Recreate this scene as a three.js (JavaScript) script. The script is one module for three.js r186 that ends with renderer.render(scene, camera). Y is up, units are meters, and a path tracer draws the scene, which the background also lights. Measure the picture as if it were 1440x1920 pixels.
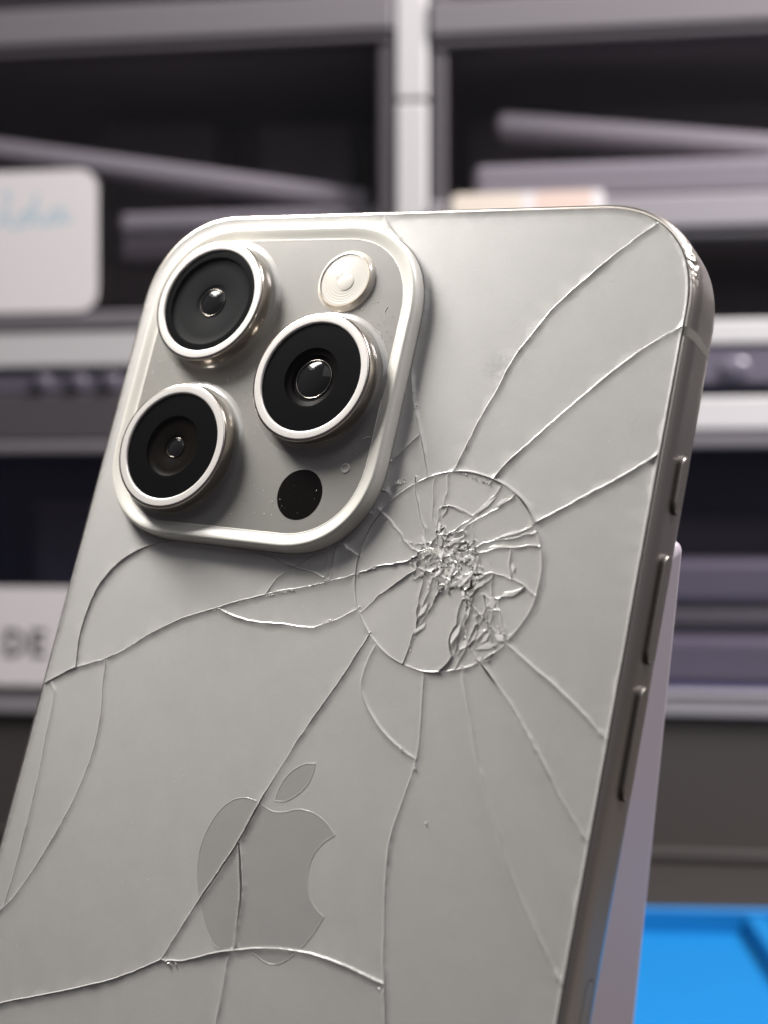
import * as THREE from 'three';
import { mergeGeometries, mergeVertices, toCreasedNormals } from 'three/addons/utils/BufferGeometryUtils.js';
import { RoundedBoxGeometry } from 'three/addons/geometries/RoundedBoxGeometry.js';
import { RectAreaLightUniformsLib } from 'three/addons/lights/RectAreaLightUniformsLib.js';

// ---------------------------------------------------------------- camera, light, exposure
RectAreaLightUniformsLib.init();
const scene = new THREE.Scene();
const EYE = 0.125;                                   // lens height above the bench, metres
const camera = new THREE.PerspectiveCamera(2 * Math.atan(960 / 2650) * 180 / Math.PI, 0.75, 0.01, 20);
camera.position.set(0, EYE, 0);
camera.focus = 0.165;
camera.userData.fStop = 17.5;
const renderer = new THREE.WebGLRenderer({ antialias: true });
renderer.setSize(768, 1024);
renderer.toneMapping = THREE.LinearToneMapping;
renderer.toneMappingExposure = 1.0;
renderer.shadowMap.enabled = true;
scene.background = new THREE.Color().setRGB(0.075, 0.072, 0.082);   // dim light of the room

// small seeded helpers
function rng(seed) { let s = seed >>> 0; return () => { s = (s + 0x6D2B79F5) >>> 0; let t = s; t = Math.imul(t ^ (t >>> 15), t | 1); t ^= t + Math.imul(t ^ (t >>> 7), t | 61); return ((t ^ (t >>> 14)) >>> 0) / 4294967296; }; }
function hash2(x, y, s = 0) { let h = Math.imul(x | 0, 374761393) + Math.imul(y | 0, 668265263) + Math.imul(s | 0, 2147483647); h = Math.imul(h ^ (h >>> 13), 1274126177); return ((h ^ (h >>> 16)) >>> 0) / 4294967296; }
function noise2(x, y, s = 0) {
  const i = Math.floor(x), j = Math.floor(y), f = x - i, g = y - j, a = f * f * (3 - 2 * f), b = g * g * (3 - 2 * g);
  return (hash2(i, j, s) * (1 - a) + hash2(i + 1, j, s) * a) * (1 - b) + (hash2(i, j + 1, s) * (1 - a) + hash2(i + 1, j + 1, s) * a) * b;
}
const fbm = (x, y, s = 0) => 0.55 * noise2(x, y, s) + 0.3 * noise2(2.1 * x, 2.1 * y, s + 7) + 0.15 * noise2(4.3 * x, 4.3 * y, s + 13);
const rgb = (r, g, b) => new THREE.Color().setRGB(r, g, b);
const clamp = (v, a = 0, b = 1) => Math.min(b, Math.max(a, v));
function shade(o) { o.castShadow = true; o.receiveShadow = true; return o; }
const taken = {};
function numbered(name) { const n = taken[name] = (taken[name] ?? -1) + 1; return n ? `${name}_${String(n).padStart(3, '0')}` : name; }
function obj(name, geometry, material, parent = scene) {
  const g = Array.isArray(geometry) ? mergeGeometries(geometry.map((q) => (q.index ? q.toNonIndexed() : q))) : geometry;
  const m = shade(new THREE.Mesh(g, material)); m.name = parent === scene ? numbered(name) : name; parent.add(m); return m;
}
function thing(name, label, category, [x, y, z] = [0, 0, 0], group) {
  const o = new THREE.Group(); o.name = numbered(name); o.position.set(x, y, z); o.userData = { label, category };
  if (group) o.userData.group = group;
  scene.add(o); return o;
}
function tag(o, label, category, group) { o.userData = { ...o.userData, label, category }; if (group) o.userData.group = group; return o; }
function dataTexture(w, h, fn, srgb = false) {
  const d = new Uint8Array(w * h * 4);
  for (let y = 0; y < h; y++) for (let x = 0; x < w; x++) { const c = fn(x, y), k = (y * w + x) * 4; d[k] = clamp(c[0]) * 255; d[k + 1] = clamp(c[1]) * 255; d[k + 2] = clamp(c[2]) * 255; d[k + 3] = 255; }
  const t = new THREE.DataTexture(d, w, h); t.wrapS = t.wrapT = THREE.RepeatWrapping; t.magFilter = t.minFilter = THREE.LinearFilter;
  if (srgb) t.colorSpace = THREE.SRGBColorSpace;
  t.needsUpdate = true; return t;
}

// area lamp: housing, glowing diffuser and the light of the same size just in front of it
function areaLamp(name, label, at, target, w, h, color, intensity, glow, hood = 0) {
  const g = thing(name, label, 'lamp', at);
  g.lookAt(...target);                               // +z of the group points at the target
  const housing = obj('housing', new RoundedBoxGeometry(w + 0.012, h + 0.012, 0.014, 3, 0.003), new THREE.MeshStandardMaterial({ color: rgb(0.5, 0.5, 0.5), roughness: 0.5 }), g);
  housing.position.z = -0.0075;
  if (hood) for (const [a, b, x, y] of [[w + 0.012, 0.002, 0, h / 2 + 0.005], [w + 0.012, 0.002, 0, -h / 2 - 0.005], [0.002, h + 0.007, w / 2 + 0.005, 0], [0.002, h + 0.007, -w / 2 - 0.005, 0]]) { const s = obj('added_hood_wall', new THREE.BoxGeometry(a, b, hood), new THREE.MeshStandardMaterial({ color: rgb(0.05, 0.05, 0.05), roughness: 0.6 }), g); s.position.set(x, y, hood / 2); }  // unseen hood walls added to keep lamp light and reflection off the drawers
  const d = obj('diffuser', new THREE.PlaneGeometry(w, h), new THREE.MeshStandardMaterial({ color: rgb(0.8, 0.8, 0.8), emissive: color, emissiveIntensity: glow }), g);
  d.position.z = 0.001; d.castShadow = false;
  const l = new THREE.RectAreaLight(color, intensity, w, h); l.position.z = 0.003;
  l.rotation.set(0, Math.PI, 0);                     // a RectAreaLight shines along -z
  g.add(l); return g;
}
const keyLamp = areaLamp('bench_lamp', 'small warm bench lamp above the cracked phone', [-0.122, EYE + 0.178, -0.192], [-0.005, EYE + 0.02, -0.18], 0.085, 0.06, rgb(1.0, 0.966, 0.922), 68, 8, 0.04);
const sideLamp = areaLamp('work_lamp', 'wide cool work lamp high beside the drawer cabinet', [0.42, EYE + 0.55, -0.2], [-0.04, EYE - 0.02, -0.52], 0.3, 0.2, rgb(1.0, 0.96, 0.97), 58, 6);
const fillLamp = areaLamp('added_fill_panel', 'large dim light panel added behind the viewer for sheen and fill', [-0.4, EYE + 0.9, 0.45], [0.0, EYE, -0.17], 0.55, 0.45, rgb(0.96, 0.97, 1.0), 1.1, 1.1);  // unseen panel added for a soft gradient on the glass and fill light

// ---------------------------------------------------------------- the phone
// drawn in millimetres: x to the right and y down from the top left corner of the back, z out of the back; M() turns that into the phone's own metres
const PW = 76.7, PH = 159.9, PT = 8.25;
const phone = thing('smartphone', 'pale titanium smartphone with a shattered back glass and three camera lenses', 'phone');
const basis = new THREE.Matrix4().set(0.8568, 0.2123, -0.4699, 0, -0.0812, 0.9555, 0.2836, 0, 0.5092, -0.2049, 0.8359, 0, 0, 0, 0, 1);
phone.quaternion.setFromRotationMatrix(basis);
{ // the group's origin is the middle of the bottom edge
  const o = new THREE.Vector3(PW / 2 / 1000, -PH / 1000, -PT / 2 / 1000).applyQuaternion(phone.quaternion);
  phone.position.set(-0.02985 + o.x, EYE + 0.04032 + o.y, -0.19201 + o.z);
}
const M = (g) => { g.translate(-PW / 2, PH, PT / 2); g.scale(0.001, 0.001, 0.001); return g; };     // geometry whose y already runs upwards from the top edge (y = -mm)
const part = (name, g, m, parent = phone) => obj(name, Array.isArray(g) ? g.map((q) => M(q)) : M(g), m, parent);

// rounded outline, counter-clockwise seen from the back (y up), inset by d
function outline(x0, y0, x1, y1, r, d = 0, n = 18, straight = 1) {
  const pts = [], R = Math.max(r - d, 0.05), e = 2.25;
  const put = (cx, cy, a0) => { for (let i = 0; i <= n; i++) { const a = a0 + i / n * Math.PI / 2, c = Math.cos(a), s = Math.sin(a); pts.push([cx + R * Math.sign(c) * Math.abs(c) ** (2 / e), cy + R * Math.sign(s) * Math.abs(s) ** (2 / e)]); } };
  const X0 = x0 + d, X1 = x1 - d, Y0 = -y1 + d, Y1 = -y0 - d;
  put(X1 - R, Y1 - R, 0); put(X0 + R, Y1 - R, Math.PI / 2); put(X0 + R, Y0 + R, Math.PI); put(X1 - R, Y0 + R, 1.5 * Math.PI);
  if (straight > 1) { const out = []; pts.forEach((p, i) => { const q = pts[(i + 1) % pts.length], L = Math.hypot(q[0] - p[0], q[1] - p[1]), k = L > 3 ? Math.ceil(L / straight) : 1; for (let j = 0; j < k; j++) out.push([p[0] + (q[0] - p[0]) * j / k, p[1] + (q[1] - p[1]) * j / k]); }); return out; }
  return pts;
}
// skin over a stack of loops [[points, z], ...]; all loops have the same number of points
function skin(loops, closed = true, wiggle) {
  const n = loops[0][0].length, pos = [], uv = [], idx = [];
  let acc = 0; const us = loops[0][0].map((p, i, a) => { const q = a[(i + 1) % n], u = acc; acc += Math.hypot(p[0] - q[0], p[1] - q[1]); return u; });
  loops.forEach(([pts, z], k) => pts.forEach((p, i) => { const w = wiggle ? wiggle(p[0], p[1], z) : [0, 0, 0]; pos.push(p[0] + w[0], p[1] + w[1], z + w[2]); uv.push(us[i] / 10, k / loops.length); }));
  for (let k = 0; k + 1 < loops.length; k++) for (let i = 0; i < n - (closed ? 0 : 1); i++) { const a = k * n + i, b = k * n + (i + 1) % n; idx.push(a, a + n, b, b, a + n, b + n); }
  const g = new THREE.BufferGeometry(); g.setAttribute('position', new THREE.Float32BufferAttribute(pos, 3)); g.setAttribute('uv', new THREE.Float32BufferAttribute(uv, 2)); g.setIndex(idx); g.computeVertexNormals(); return g;
}
function cap(pts, z, up = true) {
  const s = new THREE.ShapeGeometry(new THREE.Shape(pts.map((p) => new THREE.Vector2(...p)))); s.translate(0, 0, z);
  if (!up) { s.index.array.reverse(); s.computeVertexNormals(); }
  return s;
}

// materials
const grain = dataTexture(256, 256, (x, y) => { const v = 0.5 + 0.5 * (hash2(x, y, 3) - 0.5) + 0.5 * (noise2(x / 4, y / 4, 5) - 0.5); return [v, v, v]; });
const backTone = dataTexture(512, 512, (x, y) => {
  const f = fbm(x / 40, y / 40, 21) - 0.5, s = hash2(x, y, 9) - 0.5, t = 1 + 0.03 * f + 0.05 * s; return [0.95 * t * 0.93, 0.945 * t * 0.93, 0.935 * t * 0.93];
}, true);
const sheen = dataTexture(512, 512, (x, y) => { const v = 0.72 + 0.05 * (fbm(x / 60, y / 34, 71) - 0.5) + 0.05 * (fbm(x / 9, y / 9, 73) - 0.5) + 0.1 * (hash2(x, y, 75) - 0.5); return [v, v, v]; });
const glassMat = new THREE.MeshPhysicalMaterial({ color: rgb(0.515, 0.51, 0.505), map: backTone, roughness: 0.56, roughnessMap: sheen, bumpMap: grain, bumpScale: 0.000005, clearcoat: 0.55, clearcoatRoughness: 0.14 });
const innerGlassMat = new THREE.MeshPhysicalMaterial({ color: rgb(0.55, 0.543, 0.533), map: backTone, roughness: 0.3, bumpMap: grain, bumpScale: 0.000006, clearcoat: 0.9, clearcoatRoughness: 0.08 });
const clearGlass = new THREE.MeshPhysicalMaterial({ color: rgb(0.97, 0.97, 0.96), roughness: 0.1, transmission: 0.85, thickness: 0, ior: 1.5 });
const filmMat = new THREE.MeshStandardMaterial({ color: rgb(0.3, 0.265, 0.245), roughness: 0.8 });
const titanium = new THREE.MeshPhysicalMaterial({ color: rgb(0.66, 0.61, 0.545), metalness: 1, roughness: 0.3, bumpMap: grain, bumpScale: 0.000004 });
const antennaMat = new THREE.MeshStandardMaterial({ color: rgb(0.15, 0.14, 0.125), roughness: 0.5 });
const shadedWall = new THREE.MeshStandardMaterial({ color: rgb(0.03, 0.024, 0.02), roughness: 0.6 });  // near-black: the dark reflection on the button sides is put into this colour
const darkGap = new THREE.MeshStandardMaterial({ color: rgb(0.02, 0.02, 0.022), roughness: 0.7 });

// frame: swept profile, scuffed at the top right corner
const CR = 13.2;
{
  const prof = [[1.02, -0.9], [0.92, -0.12], [0.84, -0.02]];
  for (let i = 1; i <= 9; i++) { const a = i / 9 * Math.PI / 2; prof.push([0.84 * (1 - Math.sin(a) ** 0.85), -0.02 - 2.3 * (1 - Math.cos(a)) ** 1.0]); }
  prof.push([0, -3.2], [0, -4.6], [0, -5.9]);
  for (let i = 1; i <= 9; i++) { const a = i / 9 * Math.PI / 2; prof.push([0.84 * (1 - Math.cos(a)), -5.9 - 2.25 * Math.sin(a)]); }
  prof.push([1.1, -8.15]);
  const scuff = (x, y, z) => {
    const d = Math.hypot((x - 75.2) / 2.2, (y + 7.6) / 4.2, (z + 0.8) / 1.3); if (d > 1) return [0, 0, 0];
    const a = (1 - d) * 0.55 * (fbm(y * 3.1 + x, z * 4 + x * 2, 31) - 0.32); return [-a * 0.8, -a * 0.5, -a * 0.6];
  };
  const loops = []; // finer rows where the scuff is
  for (let i = 0; i + 1 < prof.length; i++) { const k = prof[i][1] > -2.4 ? 4 : 1; for (let j = 0; j < k; j++) loops.push([outline(0, 0, PW, PH, CR, prof[i][0] + (prof[i + 1][0] - prof[i][0]) * j / k, 90, 2), prof[i][1] + (prof[i + 1][1] - prof[i][1]) * j / k]); }
  loops.push([outline(0, 0, PW, PH, CR, 1.1, 90, 2), -8.15]);
  part('frame', skin(loops, true, scuff), titanium);
  const screen = part('front_glass', [skin([[outline(0, 0, PW, PH, CR, 1.12, 20), -1.6], [outline(0, 0, PW, PH, CR, 1.12, 20), -8.1]]), cap(outline(0, 0, PW, PH, CR, 1.12, 20), -8.1, false)], darkGap);
}
// buttons along the long right side
function sidePill(y0, y1, z0, z1, rise, base) {
  const r = (z1 - z0) / 2, s = new THREE.Shape(); s.absarc(0, 0, r, Math.PI, 0); s.absarc(0, (y1 - y0) - 2 * r, r, 0, Math.PI);
  const g = new THREE.ExtrudeGeometry(s, { depth: rise, bevelEnabled: true, bevelThickness: 0.13, bevelSize: 0.13, bevelOffset: -0.13, bevelSegments: 3, curveSegments: 12 });
  g.rotateY(Math.PI / 2); g.translate(PW + base, -y1 + r, (z0 + z1) / 2); return g;
}
part('action_button', sidePill(28.3, 34.6, -5.45, -3.35, 0.03, 0.36), titanium);
part('volume_button', sidePill(39.2, 50.8, -5.45, -3.35, 0.03, 0.36), titanium);
part('volume_button', sidePill(53.3, 65.0, -5.45, -3.35, 0.03, 0.36), titanium);
for (const [a, b] of [[28.3, 34.6], [39.2, 50.8], [53.3, 65.0]]) part('shaded_button_wall', sidePill(a - 0.12, b + 0.12, -5.6, -3.05, 0.28, -0.05), shadedWall);  // raised dark walls under the caps, coloured like their dark reflection
part('sim_tray_gap', sidePill(82.6, 98.2, -6.0, -3.5, 0.005, -0.12), darkGap);
part('sim_tray', sidePill(82.75, 98.05, -5.85, -3.65, 0.02, -0.12), titanium);
// antenna band across the frame
{
  const prof = []; for (let i = 0; i <= 14; i++) { const a = i / 14 * Math.PI / 2; prof.push([0.84 * (1 - Math.sin(a) ** 0.85), -0.02 - 2.3 * (1 - Math.cos(a))]); } prof.push([0, -5.9]);
  for (let i = 1; i <= 8; i++) { const a = i / 8 * Math.PI / 2; prof.push([0.84 * (1 - Math.cos(a)), -5.9 - 2.25 * Math.sin(a)]); }
  for (const [side, y] of [[1, 15.6], [-1, 15.6]]) {
    const loops = [15.1, 16.2].map((yy) => yy); const pos = [], idx = [], uv = [];
    prof.forEach(([d, z], i) => loops.forEach((yy, j) => { pos.push(side > 0 ? PW - d + 0.012 : d - 0.012, -yy, z + 0.008); uv.push(i / 10, j); }));
    for (let i = 0; i + 1 < prof.length; i++) { const a = 2 * i; side > 0 ? idx.push(a, a + 1, a + 2, a + 2, a + 1, a + 3) : idx.push(a, a + 2, a + 1, a + 2, a + 3, a + 1); }
    const g = new THREE.BufferGeometry(); g.setAttribute('position', new THREE.Float32BufferAttribute(pos, 3)); g.setAttribute('uv', new THREE.Float32BufferAttribute(uv, 2)); g.setIndex(idx); g.computeVertexNormals();
    part('antenna_band', g, antennaMat);
  }
}

// ---------------------------------------------------------------- shattered back glass
const PL = [3.7, 3.0, 43.7, 44.6, 12.0];                      // camera plateau outline
const RING = [[48.79, 33.41], [50.53, 33.1], [52.1, 33.0], [53.71, 33.12], [55.35, 33.5], [57.03, 34.13], [58.74, 34.95], [60.26, 35.9], [61.62, 37.03], [62.93, 38.41], [63.81, 39.55], [64.52, 40.78], [64.94, 41.86], [65.15, 43.21], [65.14, 44.57], [64.88, 45.97], [64.39, 47.55], [63.65, 49.17], [62.99, 50.35], [62.35, 51.2], [61.05, 52.39], [59.65, 53.63], [58.32, 54.37], [56.76, 54.98], [54.97, 55.48], [53.48, 55.7], [52.12, 55.71], [50.96, 55.4], [48.83, 54.38], [47.22, 53.57], [46.12, 52.43], [45.08, 51.13], [44.18, 49.62], [43.32, 47.54], [42.82, 45.76], [42.52, 43.77], [42.42, 42.11], [42.53, 40.24], [43.01, 38.8], [43.56, 37.26], [44.31, 36.08], [45.53, 35.14], [46.43, 34.61], [47.68, 33.86]];
const CRACKS = [
  [[34.95,0.45],[35.27,1.1],[36.23,2.36],[38.17,4.2],[38.33,4.31]],
  [[43.34,18.98],[44.34,22.82],[45.33,25.75],[46.83,28.8],[48.09,31.44],[48.91,33.43]],
  [[46.87,28.9],[45.58,30.52],[44.04,32.44]],
  [[52.12,33.07],[53.18,29.72],[54.29,26.22],[55.49,23.14],[56.27,20.58],[56.98,18.75],[58.47,16.27],[60.27,13.28],[61.63,11.65],[65.03,8.11],[67.48,5.76],[69.3,4.18],[70.91,2.87],[71.36,2.3]],
  [[56.84,34.17],[58.03,32.22],[58.98,31.04],[61.58,28.1],[65.06,24.34],[69.35,19.91],[72.11,17.5],[75.67,15.1],[76.2,14.79]],
  [[62.96,38.35],[63.23,38.15],[68.13,34.81],[72.4,31.94],[75.71,29.48],[76.18,29.22]],
  [[62.23,51.18],[66.17,53.51],[70.64,56.12],[73.76,58.28],[75.7,59.75],[76.17,60.11]],
  [[59.65,53.56],[61.49,55.09],[64.12,57.33],[66.89,60.27],[69.33,63.04],[71.72,65.94],[73.71,68.05],[75.71,69.84],[76.07,70.13]],
  [[58.05,54.42],[58.35,55.31],[59.15,57.31],[60.76,61.04],[62.03,64.1],[63.56,66.61],[65.43,69.83],[67.38,73.41],[69.6,76.41],[72.05,79.49],[75.75,83.72],[76.1,84.09]],
  [[53.73,55.55],[54.23,58.48],[54.82,62.23],[55.08,64.38],[55.04,65.3],[54.84,67.09],[54.35,70.24],[53.97,73.37],[54.07,75.51],[54.56,78.63],[55.43,82.67],[56.12,85.66],[56.74,87.98],[57.89,91.78],[59.27,96.11],[60.34,101.44],[60.48,108.43],[52,125],[50,145],[52,161]],
  [[47.14,53.58],[46.51,55.48],[46.27,57.15],[46.46,58.75],[47.26,60.01],[48.91,61.83],[51.15,63.47],[53.2,64.49],[55.02,65.19]],
  [[46.18,52.24],[44.77,55.54],[42.96,59.45],[40.15,65.04],[37.3,71.85],[35.26,77.62],[31.6,85.5],[28.54,92.38]],
  [[35.21,77.69],[36.2,80.21],[37.13,83.29],[37.52,85.93],[37.7,87.79],[37.78,89.15],[37.36,90.11],[37.51,92.12],[37.67,94.63],[37.65,97.0],[37.51,102.6],[36.33,110.61],[34,122],[28,140],[22,161]],
  [[28.54,92.38],[31.27,91.84],[33.15,91.1],[35.29,90.05],[37.78,89.15],[40.05,88.45],[43.22,87.71],[46.39,87.3],[49.79,87.32],[53.51,87.63],[56.15,88.07],[56.8,88.12]],
  [[28.54,92.38],[23.51,95.47],[16.47,98.69],[7.17,102.53],[2.68,104.78],[-2.59,107.69]],
  [[44.18,49.59],[42.19,51.01],[40.6,51.83],[38.72,52.72],[36.75,52.87],[33.51,52.96],[30.11,53.13],[26.9,52.81],[24.53,52.05]],
  [[42.89,45.92],[41.07,46.69],[39.38,47.19],[38.35,47.59],[36.75,48.12],[34.44,48.69],[32.4,49.25],[30.97,49.77],[26.82,51.19],[23.98,52.35],[20.36,53.78],[16.12,56.14],[12.67,58.6],[9.79,60.34],[7.07,61.39],[5.51,62.02],[1.78,64.26],[0.66,64.97]],
  [[5.51,62.02],[5.03,59.97],[4.77,57.25],[5.04,54.1],[5.86,51.22],[7.64,48.59],[10.8,46.18],[15.09,44.83],[19.97,44.39],[25.73,44.71],[29.79,45.16],[34.03,46.1],[36.75,46.45],[39.24,47.2]],
  [[30.96,49.74],[31.55,48.41],[32.55,47.16],[34.03,46.1],[35.35,45.12],[37.08,43.91],[38.43,43.01]],
  [[38.05,43.24],[38.39,45.38],[38.63,47.4]],
  [[39.03,42.76],[39.16,44.66],[39.38,47.19]],
  [[39.87,42.03],[40.3,43.15],[41.24,43.43],[42.63,44.06]],
  [[9.81,60.4],[10.34,63.29],[11.2,67.15],[11.44,71.71],[10.57,76.74],[9.19,81.51],[6.81,87.13],[4.4,91.47],[2.95,93.13],[0.41,96.52]],
  [[1.78,64.26],[2.75,65.21],[3.42,70.18],[3.98,77.28],[4.19,84.31],[3.93,91.9]],
  [[44.31,36.08],[43.01,35.9]],
  [[43.01,38.8],[41.81,38.62]],
  [[43.05,38.7],[43.46,38.11],[45.1,39.27],[46.62,40.43],[47.91,41.59],[48.68,42.24],[49.98,42.66]],
  [[47.44,33.88],[47.75,34.97],[48.38,36.78],[49.53,39.06],[50.66,41.32],[50.93,42.02]],
  [[49.78,33.16],[49.96,34.07],[50.2,35.53],[50.61,37.69],[51.22,39.46],[51.88,40.58]],
  [[51.45,32.95],[51.82,35.22],[51.75,37.05],[51.39,37.63],[51.5,38.53],[51.62,40.15]],
  [[58.19,34.64],[57.12,36.25],[55.77,37.98],[54.34,39.36],[53.16,40.19]],
  [[59.93,35.66],[58.39,36.86],[55.89,38.5],[54.8,39.68],[53.22,40.45]],
  [[63.13,38.48],[60.68,39.58],[57.95,40.89],[57.1,41.33]],
  [[63.45,39.14],[61.46,39.77],[59.16,40.37],[57.95,40.89]],
  [[64.5,40.69],[60.99,41.04],[58.33,41.74],[57.28,42.14],[55.07,43.39]],
  [[60.99,41.04],[61.17,42.76],[61.77,44.52]],
  [[64.88,45.97],[63.71,45.16],[61.54,44.46],[59.61,44.14],[57.99,44.49],[55.98,44.88],[54.87,45.5]],
  [[63.62,45.17],[62.26,46.1],[60.75,46.79],[61.22,48.11],[62.12,49.7],[62.61,50.96]],
  [[59.61,44.14],[59.86,46.55],[59.77,48.28],[59.85,49.47]],
  [[54.87,45.5],[56.7,46.38],[57.31,47.36],[59.15,48.87],[60.5,49.91],[62.35,51.2]],
  [[56.97,46.88],[57.49,49.42],[58.31,52.24]],
  [[60.5,49.91],[59.56,50.71],[58.31,52.24],[56.83,53.64],[55.59,55.27]],
  [[58.31,52.24],[59.65,53.63]],
  [[60.61,49.98],[61.58,51.47],[61.44,52.08]],
  [[53.92,45.99],[52.7,49.13],[51.78,51.01],[51.45,52.1],[51.39,53.51],[50.97,55.42]],
  [[51.29,44.8],[51.26,47.18],[51.33,49.12],[51.66,51.16]],
  [[52.58,44.86],[52.22,47.07],[51.72,49.96],[51.66,51.02]],
  [[50.19,44.35],[49.42,45.33],[47.87,46.4],[46.26,48.11],[44.67,49.92],[44.33,50.23]],
  [[50.05,43.37],[48.3,44.0],[45.81,44.62],[44.11,45.26],[42.87,45.85]],
  [[51.62,37.33],[53.03,37.04],[54.51,37.54],[55.77,37.98]],
  [[55.89,38.5],[56.2,40.08],[56.91,41.79],[57.28,42.14]],
  [[50.05,43.37],[49.98,42.66],[50.93,42.02],[51.88,40.61],[53.2,40.36]],
  [[50.05,43.37],[50.19,44.35],[51.29,44.8],[52.57,44.81],[53.72,45.13],[54.87,45.5]],
  [[57.28,42.14],[57.48,43.49],[57.9,44.5]],
  [[60.75,46.79],[59.58,47.01],[59.75,48.2]],
  [[61.2,48.02],[59.75,48.2]],
  [[56.7,46.38],[57.52,45.77],[58.64,44.42]],
  [[57.16,47.12],[57.85,46.43],[58.83,45.27],[59.72,44.22]],
  [[56.56,47.45],[56.36,49.91],[56.08,52.02],[56.61,53.5]],
  [[50.93,42.02],[51.96,42.64],[52.89,43.26],[53.44,43.92],[53.72,45.13]],
  [[52.89,43.26],[54.14,43.58],[55.07,43.39],[55.64,44.22],[55.98,44.88]],
  [[53.2,40.36],[52.76,41.84],[51.96,42.64]],
  [[52.76,41.84],[54.1,41.71],[54.94,41.98],[56.91,41.79]],
  [[54.1,41.71],[54.62,42.73],[55.07,43.39]],
  [[53.78,40.31],[54.74,41.11],[54.94,41.98]],
  [[51.96,42.64],[51.44,43.77],[51.29,44.8]],
  [[53.44,43.92],[52.52,44.19],[52.57,44.81]],
  [[54.14,43.58],[54.36,44.53],[54.87,45.5]],
  [[55.07,43.39],[55.93,42.95],[57.25,42.46]],
  [[55.93,42.95],[56.72,43.93],[57.9,44.5]],
  [[53.22,40.45],[53.78,40.31],[54.8,39.68]]
];
const OUTER_CRACKS = 26;

const RINGC = [53.78, 44.35, 11.36];
const chains = [];
const spline = (pts, step, jit, seed) => {
  const c = new THREE.CatmullRomCurve3(pts.map((p) => new THREE.Vector3(p[0], -p[1], 0)), false, 'centripetal');
  const n = Math.max(2, Math.ceil(c.getLength() / step)), out = c.getSpacedPoints(n).map((v) => [v.x, v.y]);
  return out.map((p, i) => (i && i < n ? [p[0] + jit * (noise2(p[0] * 1.3, p[1] * 1.3, seed) - 0.5), p[1] + jit * (noise2(p[0] * 1.3, p[1] * 1.3, seed + 5) - 0.5)] : p));
};
const close = (l) => [...l, l[0]];
const glassLoop = outline(0, 0, PW, PH, CR, 1.0, 40, 2), platLoop = outline(...PL, -0.04, 40, 2);
const ringLoop = []; for (let i = 0; i < 150; i++) { const a = i / 150 * 2 * Math.PI, r = RINGC[2] + 0.16 * (noise2(Math.cos(a) * 4 + 9, Math.sin(a) * 4 + 9, 2) - 0.5); ringLoop.push([RINGC[0] + r * Math.cos(a), -RINGC[1] - r * Math.sin(a)]); }
ringLoop.reverse();
chains.push(close(glassLoop), close(platLoop), close(ringLoop));
CRACKS.forEach((c, i) => chains.push(i < OUTER_CRACKS ? spline(c, 0.8, 0.12, i) : spline(c, 0.45, 0.32, i)));
{ // fine crazing where the blow fell
  const R = rng(314); for (let i = 0; i < 46; i++) {
    const low = i > 30, cx = low ? 58.6 : 53.7, cy = low ? 50.6 : 43.6, a = R() * 6.283, d = (low ? 3.6 : 3.9) * Math.sqrt(R()), x = cx + d * Math.cos(a) * (low ? 0.7 : 1.05), y = cy + d * Math.sin(a) * (low ? 1 : 0.8), t = (low ? 1.0 : R() * 3.14) + R() * 0.9, l = 0.7 + 1.0 * R();
    chains.push(spline([[x - l * Math.cos(t), y - l * Math.sin(t)], [x + 0.12 * (R() - 0.5), y + 0.12 * (R() - 0.5)], [x + l * Math.cos(t), y + l * Math.sin(t)]], 0.35, 0.2, 90 + i));
  }
}
// loose ends are pulled onto the nearest other crack
const near = (p, skip) => {
  let best = [1e9]; chains.forEach((c, k) => { if (k === skip) return; for (let i = 0; i + 1 < c.length; i++) { const a = c[i], b = c[i + 1], dx = b[0] - a[0], dy = b[1] - a[1], t = clamp(((p[0] - a[0]) * dx + (p[1] - a[1]) * dy) / (dx * dx + dy * dy || 1)), q = [a[0] + t * dx, a[1] + t * dy], d = Math.hypot(q[0] - p[0], q[1] - p[1]); if (d < best[0]) best = [d, q]; } }); return best;
};
for (let k = 3; k < chains.length; k++) for (const end of [0, 1]) {
  const c = chains[k], p = end ? c[c.length - 1] : c[0], [d, q] = near(p, k);
  if (d < 1.3 && d > 1e-6) { const e = [q[0] + (q[0] - p[0]) / d * 0.03, q[1] + (q[1] - p[1]) / d * 0.03]; end ? c.push(e) : c.unshift(e); }
}
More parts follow.
